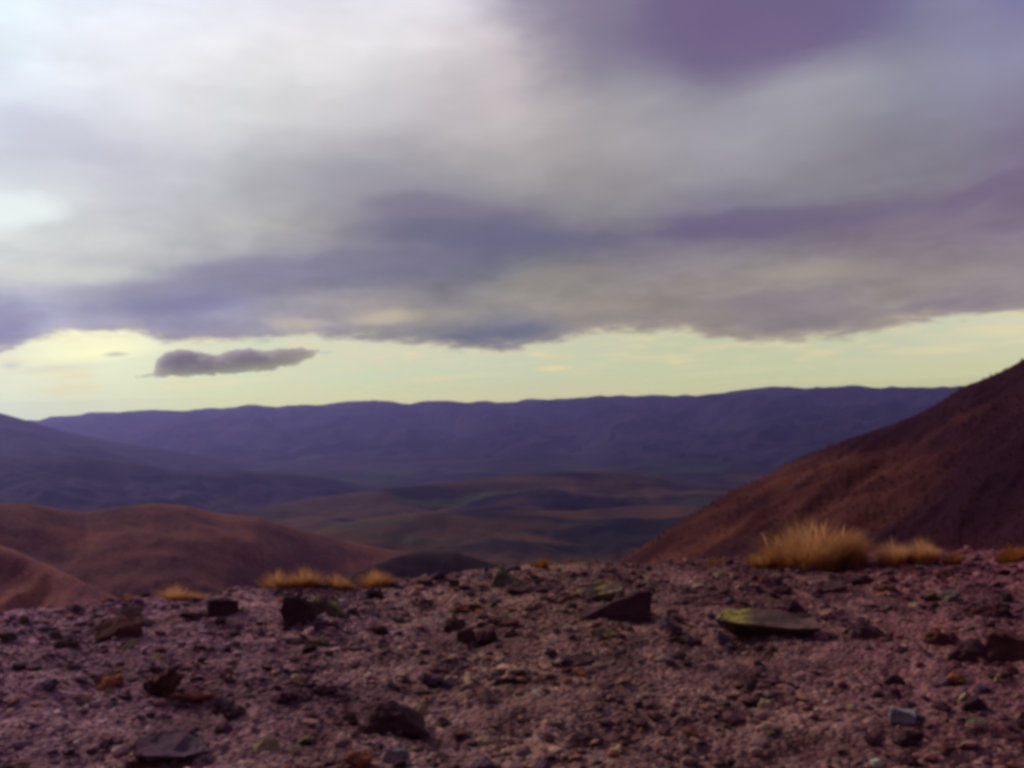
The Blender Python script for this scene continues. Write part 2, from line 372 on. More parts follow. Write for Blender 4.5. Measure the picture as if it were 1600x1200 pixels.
c1 = VB.ramp(hs.outputs[0], [(0, (.004,.004,.012)), (.25, (.03,.045,.018)), (.45, (.08,.045,.03)), (.65, (.008,.009,.010)), (.85,(.03,.055,.02)), (1, (.09,.07,.04))])
c2 = VB.ramp(VB.noise(tc, 0.0011, 7, .6).outputs['Fac'], [(.42, (.006,.005,.014)), (.53, (.026,.020,.026)), (.66, (.08,.05,.03))])
VB.put(vbs.inputs['Base Color'], VB.mix(VB.mapr(VB.noise(tc, 0.0006, 3).outputs['Fac'], .42, .55), c2, c1))

# darker, uneven-edged patch mixed into the colour low on the right hillside
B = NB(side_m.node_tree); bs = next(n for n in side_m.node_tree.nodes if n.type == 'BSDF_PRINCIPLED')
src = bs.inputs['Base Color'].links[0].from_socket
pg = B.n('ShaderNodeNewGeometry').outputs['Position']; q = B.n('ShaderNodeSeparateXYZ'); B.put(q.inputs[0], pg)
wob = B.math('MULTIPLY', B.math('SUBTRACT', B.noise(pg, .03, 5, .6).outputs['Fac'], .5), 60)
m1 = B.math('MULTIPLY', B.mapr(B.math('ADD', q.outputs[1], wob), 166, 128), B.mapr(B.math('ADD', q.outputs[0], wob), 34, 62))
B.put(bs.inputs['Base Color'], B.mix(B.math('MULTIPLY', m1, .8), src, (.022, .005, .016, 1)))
# valley floor: one sheet out under everything to the foot of the far range
a = np.radians(np.linspace(-48, 48, 500)); rr = np.geomspace(1200, 16000, 420); a, r = np.meshgrid(a, rr, indexing='ij')
x, y = r * np.sin(a), r * np.cos(a)
link('valley', grid_mesh('valley', x, y, -450 + 120 * fbm(x / 1700, y / 1000, 7, .55) + 12 * fbm(x / 200, y / 200, 3)), val_m, 'structure', 'broad farmed valley floor far below')

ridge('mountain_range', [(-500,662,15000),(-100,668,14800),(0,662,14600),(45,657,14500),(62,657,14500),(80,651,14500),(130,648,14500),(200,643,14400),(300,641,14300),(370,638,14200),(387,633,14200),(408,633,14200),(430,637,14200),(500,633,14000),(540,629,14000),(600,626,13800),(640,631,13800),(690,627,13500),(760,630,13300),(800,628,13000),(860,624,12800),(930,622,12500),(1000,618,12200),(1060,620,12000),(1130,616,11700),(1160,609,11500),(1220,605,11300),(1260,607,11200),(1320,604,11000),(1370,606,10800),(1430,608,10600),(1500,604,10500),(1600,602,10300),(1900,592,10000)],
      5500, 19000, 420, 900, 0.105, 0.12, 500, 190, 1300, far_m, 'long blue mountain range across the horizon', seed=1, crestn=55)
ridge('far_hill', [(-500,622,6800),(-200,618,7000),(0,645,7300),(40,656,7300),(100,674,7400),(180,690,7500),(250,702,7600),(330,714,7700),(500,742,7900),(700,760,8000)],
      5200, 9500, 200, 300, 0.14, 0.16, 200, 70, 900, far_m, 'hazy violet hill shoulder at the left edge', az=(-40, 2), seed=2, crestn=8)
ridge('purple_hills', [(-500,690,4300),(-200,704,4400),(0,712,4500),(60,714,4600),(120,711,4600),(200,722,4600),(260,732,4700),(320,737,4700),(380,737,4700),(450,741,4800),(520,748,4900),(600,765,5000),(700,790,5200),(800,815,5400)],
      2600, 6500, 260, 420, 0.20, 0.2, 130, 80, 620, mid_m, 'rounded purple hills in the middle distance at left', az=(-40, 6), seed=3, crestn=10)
ridge('middle_spur', [(0,880,2700),(200,835,2800),(340,808,2900),(390,797,3000),(450,785,3050),(560,771,3100),(640,762,3200),(700,753,3300),(800,742,3400),(900,734,3500),(960,738,3500),(1000,742,3500),(1050,750,3500),(1100,757,3450),(1160,764,3400),(1300,780,3400),(1700,830,3300)],
      900, 5200, 300, 620, 0.06, 0.22, 110, 75, 480, spurm_m, 'low brown spur rising out of the valley, pale crest', az=(-36, 36), seed=4, crestn=7, ridged=False)
ridge('lower_spur', [(200,900,1900),(380,868,2000),(450,848,2050),(520,824,2100),(600,808,2150),(680,801,2200),(760,798,2250),(840,802,2250),(900,800,2300),(980,792,2350),(1060,790,2350),(1150,800,2350),(1300,815,2300),(1700,850,2300)],
      800, 3400, 240, 560, 0.05, 0.16, 90, 60, 380, lower_m, 'lowest brown spur of the valley, mottled with green', az=(-36, 36), seed=9, crestn=6, ridged=False)
ridge('brown_hill', [(-500,735,900),(-150,770,950),(0,786,1000),(50,788,1000),(100,796,1020),(135,800,1030),(180,793,1030),(240,789,1030),(290,791,1040),(340,803,1050),(400,810,1060),(440,820,1080),(480,831,1100),(540,846,1110),(600,858,1100),(660,868,1080),(720,880,1050),(800,900,1000),(900,930,950)],
      300, 1600, 260, 520, 0.20, 0.3, 50, 24, 220, brown_m, 'smooth red-brown tussock hill below the left horizon', az=(-40, 8), seed=5, crestn=2.0, ridged=False)
ridge('shaded_hill_side', [(420,960,600),(520,915,620),(570,890,640),(620,869,660),(665,860,680),(710,861,690),(750,873,700),(790,890,700),(850,920,700)],
      420, 900, 80, 160, 0.30, 0.35, 12, 10, 90, dark_m, 'shaded side of the brown hill just past the gravel edge', az=(-16, 4), floor=-500, seed=6, crestn=.8)
ridge('near_spur', [(-600,600,380),(-300,720,370),(-100,805,360),(0,851,350),(30,862,345),(70,880,335),(100,897,325),(150,922,315),(200,948,305),(260,980,300),(350,1030,300)],
      120, 700, 180, 260, 0.27, 0.45, 7, 9, 60, spur_m, 'near mauve spur sloping down at the left edge', az=(-44, -8), floor=-500, seed=7, crestn=.5, nstretch=(1.4, .6))
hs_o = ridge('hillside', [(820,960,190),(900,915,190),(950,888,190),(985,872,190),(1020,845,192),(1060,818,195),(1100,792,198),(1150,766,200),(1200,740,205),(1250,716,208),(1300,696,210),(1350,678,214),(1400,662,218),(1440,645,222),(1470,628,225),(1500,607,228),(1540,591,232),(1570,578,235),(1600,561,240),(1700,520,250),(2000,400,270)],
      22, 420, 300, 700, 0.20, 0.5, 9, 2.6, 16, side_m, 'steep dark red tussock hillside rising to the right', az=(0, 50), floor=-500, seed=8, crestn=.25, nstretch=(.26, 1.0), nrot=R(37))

# ------------------------------------------------------------------ foreground ground
GC = [(-400,1010,5.6),(0,969,6.0),(60,965,6.0),(120,960,6.2),(200,946,6.3),(300,938,6.4),(400,925,6.5),(500,918,6.6),(620,913,6.7),(700,906,6.8),(760,897,6.9),(830,888,7.0),(1000,884,7.1),(1200,876,7.2),(1450,869,7.3),(1600,866,7.3),(2100,852,7.3)]
gA, gD, gZ = crest_arrays(GC)
def ground_base(x, y):
    a = np.arctan2(x, y); r = np.hypot(x, y)
    dc = np.interp(a, gA, gD); zc = np.interp(a, gA, gZ)
    back = np.clip((np.abs(a) - R(60)) / R(60), 0, 1)
    zc = zc * (1 - back)
    t = r - dc
    z = zc * np.clip(r / dc, 0, 1) ** 1.3
    drop = 0.42 * (np.sqrt(np.maximum(t, 0) ** 2 + 0.5 ** 2) - 0.5)
    z = z - np.where(np.abs(a) < R(100), drop, drop * np.clip(1 - (np.abs(a) - R(100)) / R(40), 0, 1))
    z = z + 0.055 * fbm(x * 1.3, y * 1.3, 4) * np.clip(r, 0, 1)
    return z
def ground_full(x, y):
    z = ground_base(x, y)
    r = np.hypot(x, y); k = np.clip(r / 2, 0, 1)
    z = z + k * (0.040 * fbm(x * 4.2 + 3, y * 4.2, 5, .5) + 0.010 * fbm(x * 22, y * 22, 3, .6, True))
    return z
def gz(x, y): return float(ground_full(np.array([x]), np.array([y]))[0])
def hit(px, py):
    d = ray(px, py); t = 0.5
    for i in range(4000):
        p = EYE + d * t
        if p.z < float(ground_base(np.array([p.x]), np.array([p.y]))[0]): break
        t += 0.01
        if t > 9.5: break
    return p.x, p.y, math.hypot(p.x, p.y)
aa = np.radians(np.concatenate([np.linspace(-180, -50, 60), np.linspace(-49.8, 49.8, 900), np.linspace(50, 180, 60)]))
rr = np.concatenate([np.geomspace(0.3, 1.8, 20), np.linspace(1.85, 8.5, 520), np.geomspace(8.6, 400, 70)])
a, r = np.meshgrid(aa, rr, indexing='ij'); x, y = r * np.sin(a), r * np.cos(a)

def stone_ramp(B, fac, dark=1.0):
    c = [(.080,.040,.052), (.20,.122,.138), (.31,.212,.218), (.45,.335,.31), (.36,.17,.115), (.68,.55,.48)]
    return B.ramp(fac, [(0, c[0]), (.3, c[1]), (.55, c[2]), (.75, c[3]), (.86, c[4]), (1, c[5])])
def side_tone(B, pos, c):
    # lens colour shading put into the albedo: bluish mauve left, brown middle, reddish right
    q = B.n('ShaderNodeSeparateXYZ'); B.put(q.inputs[0], pos)
    wob = B.math('MULTIPLY', B.math('SUBTRACT', B.noise(pos, .8, 4, .6).outputs['Fac'], .5), 2.4)
    f = B.mapr(B.math('ADD', q.outputs[0], wob), -3.0, 3.0, 0, 1, 'LINEAR')
    t = B.ramp(f, [(0, (1.10, .96, 1.42)), (.28, (1.0, .92, 1.14)), (.5, (.94, .90, .85)), (.72, (.80, .68, .73)), (1, (.78, .53, .70))])
    c = B.mix(1.0, c, t, 'MULTIPLY')
    m2 = B.noise(pos, 3.4, 5, .65).outputs['Fac']
    return B.mix(1.0, c, B.ramp(m2, [(.36, (.45, .36, .42)), (.5, (.95, .92, .95)), (.66, (1.35, 1.3, 1.25))]), 'MULTIPLY')
gm, GB, gbs, _o = material('gravel_ground')
tc = GB.n('ShaderNodeNewGeometry').outputs['Position']
v1 = GB.n('ShaderNodeTexVoronoi'); GB.put(v1.inputs['Vector'], tc); v1.inputs['Scale'].default_value = 45
s1 = GB.n('ShaderNodeSeparateColor'); gm.node_tree.links.new(v1.outputs['Color'], s1.inputs[0])
cb = stone_ramp(GB, s1.outputs[0])
nn = GB.noise(tc, 1.1, 5, .6).outputs['Fac']
soil = GB.ramp(GB.noise(tc, 16, 6, .7).outputs['Fac'], [(.3, (.13,.075,.082)), (.55, (.27,.175,.175)), (.75, (.38,.27,.25))])
cb = GB.mix(.6, cb, soil)
cc = GB.mix(1.0, cb, GB.ramp(nn, [(.33, (.55,.45,.52)), (.5, (.95,.88,.9)), (.68, (1.3,1.18,1.05))]), 'MULTIPLY')
GB.put(gbs.inputs['Base Color'], cc)
cc = side_tone(GB, tc, cc); GB.put(gbs.inputs['Base Color'], cc)
bp = GB.n('ShaderNodeBump'); bp.inputs['Strength'].default_value = .8; bp.inputs['Distance'].default_value = .014
GB.put(bp.inputs['Height'], v1.outputs['Distance']); bp.invert = True; GB.put(gbs.inputs['Normal'], bp.outputs[0])
link('ground', grid_mesh('ground', x, y, ground_full(x, y)), gm, 'structure', 'bare gravelly ground of the pass')

# ------------------------------------------------------------------ rocks
def rock_material(name, base, lichen=None, lamt=0.0, island=False, tip=False):
    m, B, bs, out = material(name)
    g = B.n('ShaderNodeNewGeometry'); tcx = B.n('ShaderNodeTexCoord').outputs['Object']
    n = B.noise(tcx, 9, 7, .65).outputs['Fac']
    c = B.ramp(n, [(.28, [v * .5 for v in base]), (.5, base), (.72, [min(v * 1.55, .8) for v in base])])
    if island:
        c = B.mix(1.0, stone_ramp(B, g.outputs['Random Per Island']), B.ramp(n, [(.3, (.75,) * 3), (.7, (1.2,) * 3)]), 'MULTIPLY')
        c = side_tone(B, g.outputs['Position'], c)
        big = B.noise(g.outputs['Position'], 1.1, 5, .6).outputs['Fac']
        c = B.mix(1.0, c, B.ramp(big, [(.33, (.55,.45,.52)), (.5, (.95,.88,.9)), (.68, (1.3,1.18,1.05))]), 'MULTIPLY')
    if lichen:
        sx = B.n('ShaderNodeSeparateXYZ'); m.node_tree.links.new(g.outputs['Normal'], sx.inputs[0])
        ln = B.noise(tcx, 13, 8, .72).outputs['Fac']
        f = B.math('MULTIPLY', B.mapr(sx.outputs[2], .35, .75), B.mapr(ln, .62 - .22 * lamt, .68 - .20 * lamt))
        if tip:                                     # lichen only towards one end of the slab
            tx = B.n('ShaderNodeSeparateXYZ'); m.node_tree.links.new(tcx, tx.inputs[0])
            f = B.math('MULTIPLY', f, B.mapr(B.math('ADD', tx.outputs[0], B.math('MULTIPLY', ln, .12)), .02, -.10))
        c = B.mix(f, c, (*lichen, 1))
    B.put(bs.inputs['Base Color'], c)
    bpn = B.n('ShaderNodeBump'); bpn.inputs['Strength'].default_value = .6; bpn.inputs['Distance'].default_value = .012
    B.put(bpn.inputs['Height'], B.noise(tcx, 30, 6, .7).outputs['Fac']); B.put(bs.inputs['Normal'], bpn.outputs[0])
    return m
YEL = (.34, .29, .07)
MT = {
 'dark':   rock_material('dark_rock', (.088,.044,.056)),
 'red':    rock_material('red_rock', (.125,.050,.055)),
 'brown':  rock_material('brown_rock', (.16,.10,.10)),
 'mossy':  rock_material('mossy_rock', (.15,.10,.095), (.24,.21,.07), .5),
 'lichen': rock_material('lichen_rock', (.12,.070,.072), YEL, .42),
 'tipped': rock_material('tipped_rock', (.13,.08,.078), (.36,.31,.075), .75, tip=True),
 'greygreen': rock_material('grey_green_rock', (.17,.15,.13), (.19,.18,.11), .5),
 'orange': rock_material('orange_rock', (.30,.12,.07)),
 'pale':   rock_material('pale_rock', (.55,.50,.46)),
 'grey':   rock_material('grey_rock', (.30,.27,.32)),
 'mauve':  rock_material('mauve_rock', (.12,.072,.105)),
 'buff':   rock_material('buff_rock', (.42,.30,.20)),
}
def hull_mesh(name, pts, bevel=.08, rough=.05, seed=0, sub=2):
    bm = bmesh.new()
    for p in pts: bm.verts.new(p)
    r_ = bmesh.ops.convex_hull(bm, input=bm.verts)
    bmesh.ops.delete(bm, geom=[e for e in r_['geom_interior'] if isinstance(e, bmesh.types.BMVert)], context='VERTS')
    loose = [v for v in bm.verts if not v.link_faces]
    bmesh.ops.delete(bm, geom=loose, context='VERTS')
    bmesh.ops.dissolve_limit(bm, angle_limit=R(6), verts=bm.verts, edges=bm.edges)
    size = max((v.co.length for v in bm.verts)) * 2
    bmesh.ops.bevel(bm, geom=bm.edges[:], offset=bevel * size * .35, segments=1, affect='EDGES', profile=.6, clamp_overlap=True)
    bmesh.ops.triangulate(bm, faces=bm.faces[:])
    for _ in range(sub):
        bmesh.ops.subdivide_edges(bm, edges=[e for e in bm.edges if e.calc_length() > size * .06], cuts=1, use_grid_fill=True)
        bmesh.ops.triangulate(bm, faces=bm.faces[:])
    off = Vector((seed * 3.1, seed * 1.7, 0))
    bm.normal_update()
    for v in bm.verts:
        p = v.co / size
        v.co += v.normal * size * rough * (mnoise.fractal(p * 5 + off, 1.0, 2.0, 4) + .5 * (mnoise.cell(p * 4 + off) - .5))
    bmesh.ops.recalc_face_normals(bm, faces=bm.faces)
    me = bpy.data.meshes.new(name); bm.to_mesh(me); bm.free(); return me
def rand_pts(rng, w, d, h, n=16, flat=.0):
    P = []
    for i in range(n):
        a_ = rng.uniform(0, 6.283); u = rng.uniform(-1, 1); s = math.sqrt(1 - u * u)
        P.append(Vector((math.cos(a_) * s * w / 2 * 1.05, math.sin(a_) * s * d / 2, max(min(u, .78), -.8) / .78 * h / 2 + h * .35)))
    return P
def rock(x0, x1, ytop, ybase, mat, label, name='rock', pts=None, depth=.8, tilt=0, seed=None, group=None, rough=.05, cat='rock'):
    px = (x0 + x1) / 2; gx_, gy_, dist = hit(px, ybase)
    s = math.sqrt(dist ** 2 + EYE.z ** 2) / F
    w = (x1 - x0) * s; hh = (ybase - ytop) * s
    seed = seed if seed is not None else int(x0 * 7 + ytop)
    rng = random.Random(seed)
    d = w * depth
    h = max(hh - d * .18 * .9, hh * .55)                 # part of the seen height is the receding top
    if pts:
        P = [Vector((p[0] * w / 2, p[1] * d / 2, p[2] * h)) for p in pts]
    else:
        P = rand_pts(rng, w, d, h)
    me = hull_mesh(name, P, seed=seed, rough=rough)
    o = link(name, me, MT[mat], label=label, cat=cat, group=group)
    yy = gy_ + d * .35
    az_ = math.atan2(gx_, gy_)
    o.location = (gx_ + math.sin(az_) * d * .35, gy_ + math.cos(az_) * d * .35, gz(gx_, gy_) - h * (.08 if pts else .13))
    o.rotation_euler = (0, R(tilt), -az_ if pts else rng.uniform(-.3, .3) - az_)
    return o
# profile points: x across (-1..1), y depth (-1 front), z height
TRI = [(-1,-.8,0),(1,-.9,0),(1,-.7,1.12),(.72,-.6,.98),(.1,-.7,.55),(-.5,-.75,.28),(-1,.6,0),(1,.6,0),(.95,.2,.8),(0,.6,.3),(-.7,.5,.1),(1,-.9,-.3),(-1,-.8,-.3)]
SLAB = [(-1,-.7,.85),(-.9,-.8,.92),(-.4,-.95,.74),(.4,-1,.62),(1,-.7,.56),(-.8,.8,1.0),(.2,1,1.0),(.9,.6,.75),(-.7,-.1,-.1),(.75,-.1,-.2),(0,-.25,-.2),(0,.6,-.2)]
BLOCK = [(-.9,-1,0),(.95,-.9,0),(1,-.8,.7),(.4,-.9,.85),(-.6,-.95,1.0),(-.95,-.8,.9),(-.8,.9,.8),(.9,.9,.65),(-.8,.9,-.1),(.9,.9,-.1)]
PEAK = [(-1,-.5,0),(.9,-.8,0),(.6,-.7,.4),(.1,-.6,.7),(-.2,0,1),(-.6,-.4,.65),(.3,.7,.6),(-.7,.8,.2),(.8,.6,.1)]
WEDGE = [(-1,-.9,.05),(1,-.9,.0),(.95,-.8,.75),(.3,-.9,.55),(-.4,-.9,.3),(-1,.9,.4),(.9,.9,1.0),(-.3,.9,.8),(0,0,-.2)]
rock(884,1016,910,970,'dark','large wedge-shaped dark boulder with its peak at the right, right of centre',pts=TRI,depth=.7,rough=.03)
rock(898,975,905,938,'lichen','flat yellow-lichened rock leaning behind the big dark wedge boulder',pts=WEDGE,depth=.9)
rock(921,970,972,998,'lichen','small dark rock with a yellow top just below the big wedge boulder',depth=.8)
rock(880,929,1019,1042,'dark','flat pale-topped dark slab below the wedge boulder, among plain gravel',pts=WEDGE,depth=.8)
rock(1124,1278,955,997,'tipped','long thin slab with a bright yellow lichen tip and dark undercut side',pts=SLAB,depth=.55,rough=.02)
rock(764,812,874,918,'greygreen','rounded grey-green boulder standing on the gravel edge near the centre',pts=PEAK,depth=.9)
rock(790,880,905,925,'dark','low dark rock at the right foot of the grey-green boulder',pts=WEDGE,depth=.6)
rock(700,720,904,921,'dark','small dark rock on the gravel edge left of the grey-green boulder')
rock(712,745,974,1004,'red','reddish dark rock, left one of the close pair below the centre edge')
rock(742,782,974,1008,'dark','blackish rock, right one of the close pair below the centre edge')
rock(690,730,955,985,'dark','dark rock behind the close pair left of centre')
rock(325,371,926,962,'dark','squarish dark block standing on the left part of the gravel edge',pts=BLOCK,depth=.8,rough=.03)
rock(272,317,947,970,'dark','dark squat rock just left of the squarish block')
rock(150,221,962,1000,'red','broad dark red rock near the left end of the gravel edge',pts=WEDGE,depth=.7)
rock(182,226,944,967,'brown','small brown rock on the edge above the broad dark red rock')
rock(440,492,921,978,'dark','dark upright rock at the left end of the mossy boulder under the dry grass',pts=BLOCK,depth=.7)
rock(470,545,918,965,'mossy','big mossy yellow-grey boulder under the dry grass tufts',pts=PEAK,depth=.9)
rock(418,500,990,1007,'dark','long low dark slab below the mossy boulder',depth=.5)
rock(224,284,1028,1092,'red','tall dark reddish rock alone in the left gravel',rough=.09,depth=.8)
rock(148,190,1046,1075,'orange','slanting orange stone left of the tall dark reddish rock',pts=WEDGE,depth=.6)
rock(262,326,1085,1103,'orange','flat orange slab below the tall dark reddish rock',depth=.5)
rock(342,384,1098,1128,'dark','dark lumpy rock right of the flat orange slab')
rock(214,320,1152,1194,'mauve','large flat mauve slab with a dark edge in the lower left corner area',pts=SLAB,depth=.9,rough=.05)
rock(450,473,1164,1182,'buff','small buff stone near the bottom left of centre')
rock(502,528,1074,1092,'dark','small blackish rock alone left of the big bottom boulder')
rock(556,678,1092,1158,'dark','biggest dark boulder at the bottom, left of centre',pts=PEAK,depth=.9)
rock(595,640,1168,1198,'grey','pale grey stone at the bottom edge below the biggest dark boulder')
rock(540,592,1172,1204,'orange','dull orange stone at the bottom edge, left of the pale grey stone')
rock(742,772,1148,1166,'buff','buff stone right of the biggest dark boulder')
rock(829,850,1078,1090,'pale','small whitish stone in the middle of the gravel')
rock(774,830,1057,1071,'dark','thin dark slab above the small whitish stone',depth=.5)
rock(888,948,1150,1174,'dark','dark low rock at the bottom right of centre')
rock(844,868,1150,1166,'red','small red-brown stone left of the dark low bottom rock')
rock(896,927,1044,1058,'orange','small orange stone under the flat dark slab')
rock(620,640,1048,1059,'buff','small buff chip above the biggest dark boulder')
rock(1204,1240,912,932,'dark','small dark rock behind the yellow-tipped slab')
rock(1226,1265,934,962,'dark','dark rock touching the back of the yellow-tipped slab',pts=PEAK)
rock(1276,1322,908,930,'dark','left end rock of the row of dark rocks below the dry tussocks',pts=WEDGE)
rock(1318,1364,892,916,'dark','middle rock of the row of dark rocks below the dry tussocks')
rock(1358,1414,904,932,'red','right end rock of the row of dark rocks below the dry tussocks')
rock(1316,1384,966,995,'dark','broad dark rock right of the yellow-tipped slab',pts=PEAK)
rock(1446,1496,978,1010,'red','dark red rock left of the large rocks at the right edge')
rock(1508,1552,940,968,'red','dark red rock up the slope near the right edge')
rock(1486,1560,988,1034,'dark','large dark rock near the right edge, left one of two',pts=PEAK)
rock(1548,1622,985,1034,'red','large dark red rock cut by the right edge',pts=BLOCK)
rock(1064,1097,990,1012,'dark','dark rock below left of the yellow-tipped slab')
rock(1466,1500,920,942,'greygreen','pale greenish stone on the slope below the right tussock')
rock(1479,1506,1046,1073,'orange','rosy rounded stone in the right gravel')
rock(1391,1429,1110,1137,'grey','pale grey blocky stone at the lower right',pts=BLOCK)
rock(1396,1455,1134,1168,'dark','dark rock right in front of the pale grey blocky stone')
rock(1325,1342,1103,1119,'buff','small buff stone left of the pale grey blocky stone')
rock(1355,1377,1180,1200,'pale','pale stone at the bottom edge right of centre')
rock(1182,1210,1090,1110,'buff','small yellowish stone beside a dark rock in the right-centre gravel')
rock(1170,1200,1084,1106,'dark','small dark rock beside the yellowish stone')
rock(1548,1580,1050,1068,'dark','small dark rock low at the right edge')
rock(1156,1182,1066,1084,'dark','small dark rock above the yellowish stone')
rock(700,760,940,956,'orange','dull orange flat rock just below the centre of the gravel edge',depth=.5)
rock(1075,1105,905,918,'buff','small buff stone on the gravel edge right of the wedge boulder')
rock(1590,1640,1100,1150,'dark','dark rock in the lower right cut by the edge')
rock(80,120,1000,1018,'dark','small dark rock near the left edge of the gravel')
rock(20,60,1030,1046,'dark','small low dark rock at the far left')

# loose stones: one mesh of each form, many placed copies
forms = []
for k in range(10):
    rg = random.Random(100 + k)
    forms.append(hull_mesh('stone', rand_pts(rg, 1, rg.uniform(.6, 1), rg.uniform(.3, .7), 12), seed=k, sub=1))
stone_mats = [MT['dark'], MT['brown'], MT['brown'], MT['mauve'], MT['mauve'], MT['red'], MT['brown'], MT['buff'], MT['dark'], MT['mossy']]
for f_, m_ in zip(forms, stone_mats): f_.materials.append(m_)
kinds = ['blackish','brown','brown','mauve','mauve','dark red','brown','buff','blackish','mossy']
rg = random.Random(5)
for k in range(290):
    a_ = R(rg.uniform(-31, 31)); r_ = 2.7 + 4.4 * rg.random() ** .8
    sx_ = rg.uniform(.045, .12) * (1.25 if r_ > 5 else 1)
    x_, y_ = r_ * math.sin(a_), r_ * math.cos(a_)
    o = link('stone', forms[k % 10], label=f'fist-sized {kinds[k % 10]} stone lying loose in the gravel', cat='stone', group=f'loose {kinds[k % 10]} stones in the gravel')
    o.location = (x_, y_, gz(x_, y_) - sx_ * .16); o.scale = (sx_, sx_, sx_); o.rotation_euler = (rg.uniform(-.3, .3), rg.uniform(-.3, .3), rg.uniform(0, 6.28))

# gravel: uncountable chips, one object
rs = np.random.RandomState(11)
bases = []
for k in range(14):
    bm = bmesh.new(); bmesh.ops.create_icosphere(bm, subdivisions=1, radius=.5)
    rg = random.Random(k + 40)
    for v in bm.verts:
        v.co *= rg.uniform(.7, 1.25)
    bm.verts.index_update()
    co = np.array([v.co[:] for v in bm.verts]) * np.array([1, rg.uniform(.55, 1), rg.uniform(.28, .5)])
    tr = np.array([[v.index for v in f_.verts] for f_ in bm.faces]); bm.free(); bases.append((co, tr))
NG = 52000
r_ = np.sqrt(rs.uniform(2.2 ** 2, 8.0 ** 2, NG)); a_ = np.radians(rs.uniform(-36, 36, NG))
sz = 0.008 + 0.012 * rs.pareto(2.2, NG); sz = np.minimum(sz, .058)
sz = np.where(rs.rand(NG) < .025, rs.uniform(.045, .095, NG), sz)
gx_, gy_ = r_ * np.sin(a_), r_ * np.cos(a_)
dens = fbm(gx_ * 1.5 + 9, gy_ * 1.9, 4, .6); keep = rs.rand(NG) < np.clip(.62 + 2.4 * dens, .10, 1)
gx_, gy_, sz = gx_[keep], gy_[keep], sz[keep]; NG = len(sz); gz_ = ground_full(gx_, gy_)
cos_, tris, off = [], [], 0
for k in range(14):
    idx = np.where(np.arange(NG) % 14 == k)[0]; co, tr = bases[k]; n = len(idx)
    th = rs.uniform(0, 6.283, n); tx = rs.uniform(-.6, .6, n)
    c, s = np.cos(th)[:, None], np.sin(th)[:, None]; c2, s2 = np.cos(tx)[:, None], np.sin(tx)[:, None]
    X0, Y0, Z0 = co[:, 0][None], co[:, 1][None], co[:, 2][None]
    Y1, Z1 = Y0 * c2 - Z0 * s2, Y0 * s2 + Z0 * c2
    X2, Y2 = X0 * c - Y1 * s, X0 * s + Y1 * c
    S = sz[idx][:, None]
    P = np.stack([X2 * S + gx_[idx][:, None], Y2 * S + gy_[idx][:, None], Z1 * S + gz_[idx][:, None] + S * .12], -1)
    cos_.append(P.reshape(-1, 3)); tris.append((tr[None] + (off + np.arange(n) * len(co))[:, None, None]).reshape(-1, 3)); off += n * len(co)
link('gravel', tri_mesh('gravel', np.concatenate(cos_), np.concatenate(tris)), rock_material('gravel_chips', (.2, .13, .13), island=True), 'stuff', 'loose mauve and brown gravel chips')

# ------------------------------------------------------------------ dry grass
def grass_material(name, c0, c1):
    m, B, bs, out = material(name)
    g = B.n('ShaderNodeNewGeometry')
    B.put(bs.inputs['Base Color'], B.ramp(g.outputs['Random Per Island'], [(0, c0), (.6, [(p + q) / 2 for p, q in zip(c0, c1)]), (1, c1)]))
    tr = B.n('ShaderNodeBsdfTranslucent'); tr.inputs[0].default_value = (*c1, 1)
    mx = B.n('ShaderNodeMixShader'); mx.inputs[0].default_value = .4
    t = m.node_tree; t.links.new(bs.outputs[0], mx.inputs[1]); t.links.new(tr.outputs[0], mx.inputs[2]); t.links.new(mx.outputs[0], out.inputs[0])
    return m
GOLD = grass_material('golden_grass', (.28,.115,.05), (.78,.43,.20))
STRAW = grass_material('straw_grass', (.42,.20,.10), (.85,.50,.26))
RUST = grass_material('rust_grass', (.22,.07,.025), (.45,.17,.05))
def blades(rng, n, rad_x, rad_y, h, bw, lean=.9, base=None, zf=None):
    co, tr = [], []
    for i in range(n):
        a_ = rng.uniform(0, 6.283); q = math.sqrt(rng.random())
        bx, by = math.cos(a_) * q * rad_x * .55, math.sin(a_) * q * rad_y * .55
        L = h * rng.uniform(.45, 1.2) * (1 - .35 * q) * (1 + .25 * mnoise.noise(Vector((bx * 9, by * 9, h * 50))))
        la = a_ + rng.uniform(-.5, .5); ln = lean * (q * .8 + rng.uniform(-.1, .35))
        dx, dy = math.cos(la), math.sin(la) * .8
        px_, py_ = -dy, dx
        zb = zf(bx, by) if zf else 0
        k0 = len(co); S = 4
        for s in range(S + 1):
            t = s / S; w = bw * (1 - t) * .5 + .0004
            ox = L * ln * (t ** 1.8); z = L * (t - .32 * ln * t * t)
            cx, cy = bx + dx * ox, by + dy * ox
            co.append((cx - px_ * w, cy - py_ * w, zb + z)); co.append((cx + px_ * w, cy + py_ * w, zb + z))
        for s in range(S):
            i0 = k0 + 2 * s; tr += [(i0, i0 + 1, i0 + 3), (i0, i0 + 3, i0 + 2)]
    return co, tr
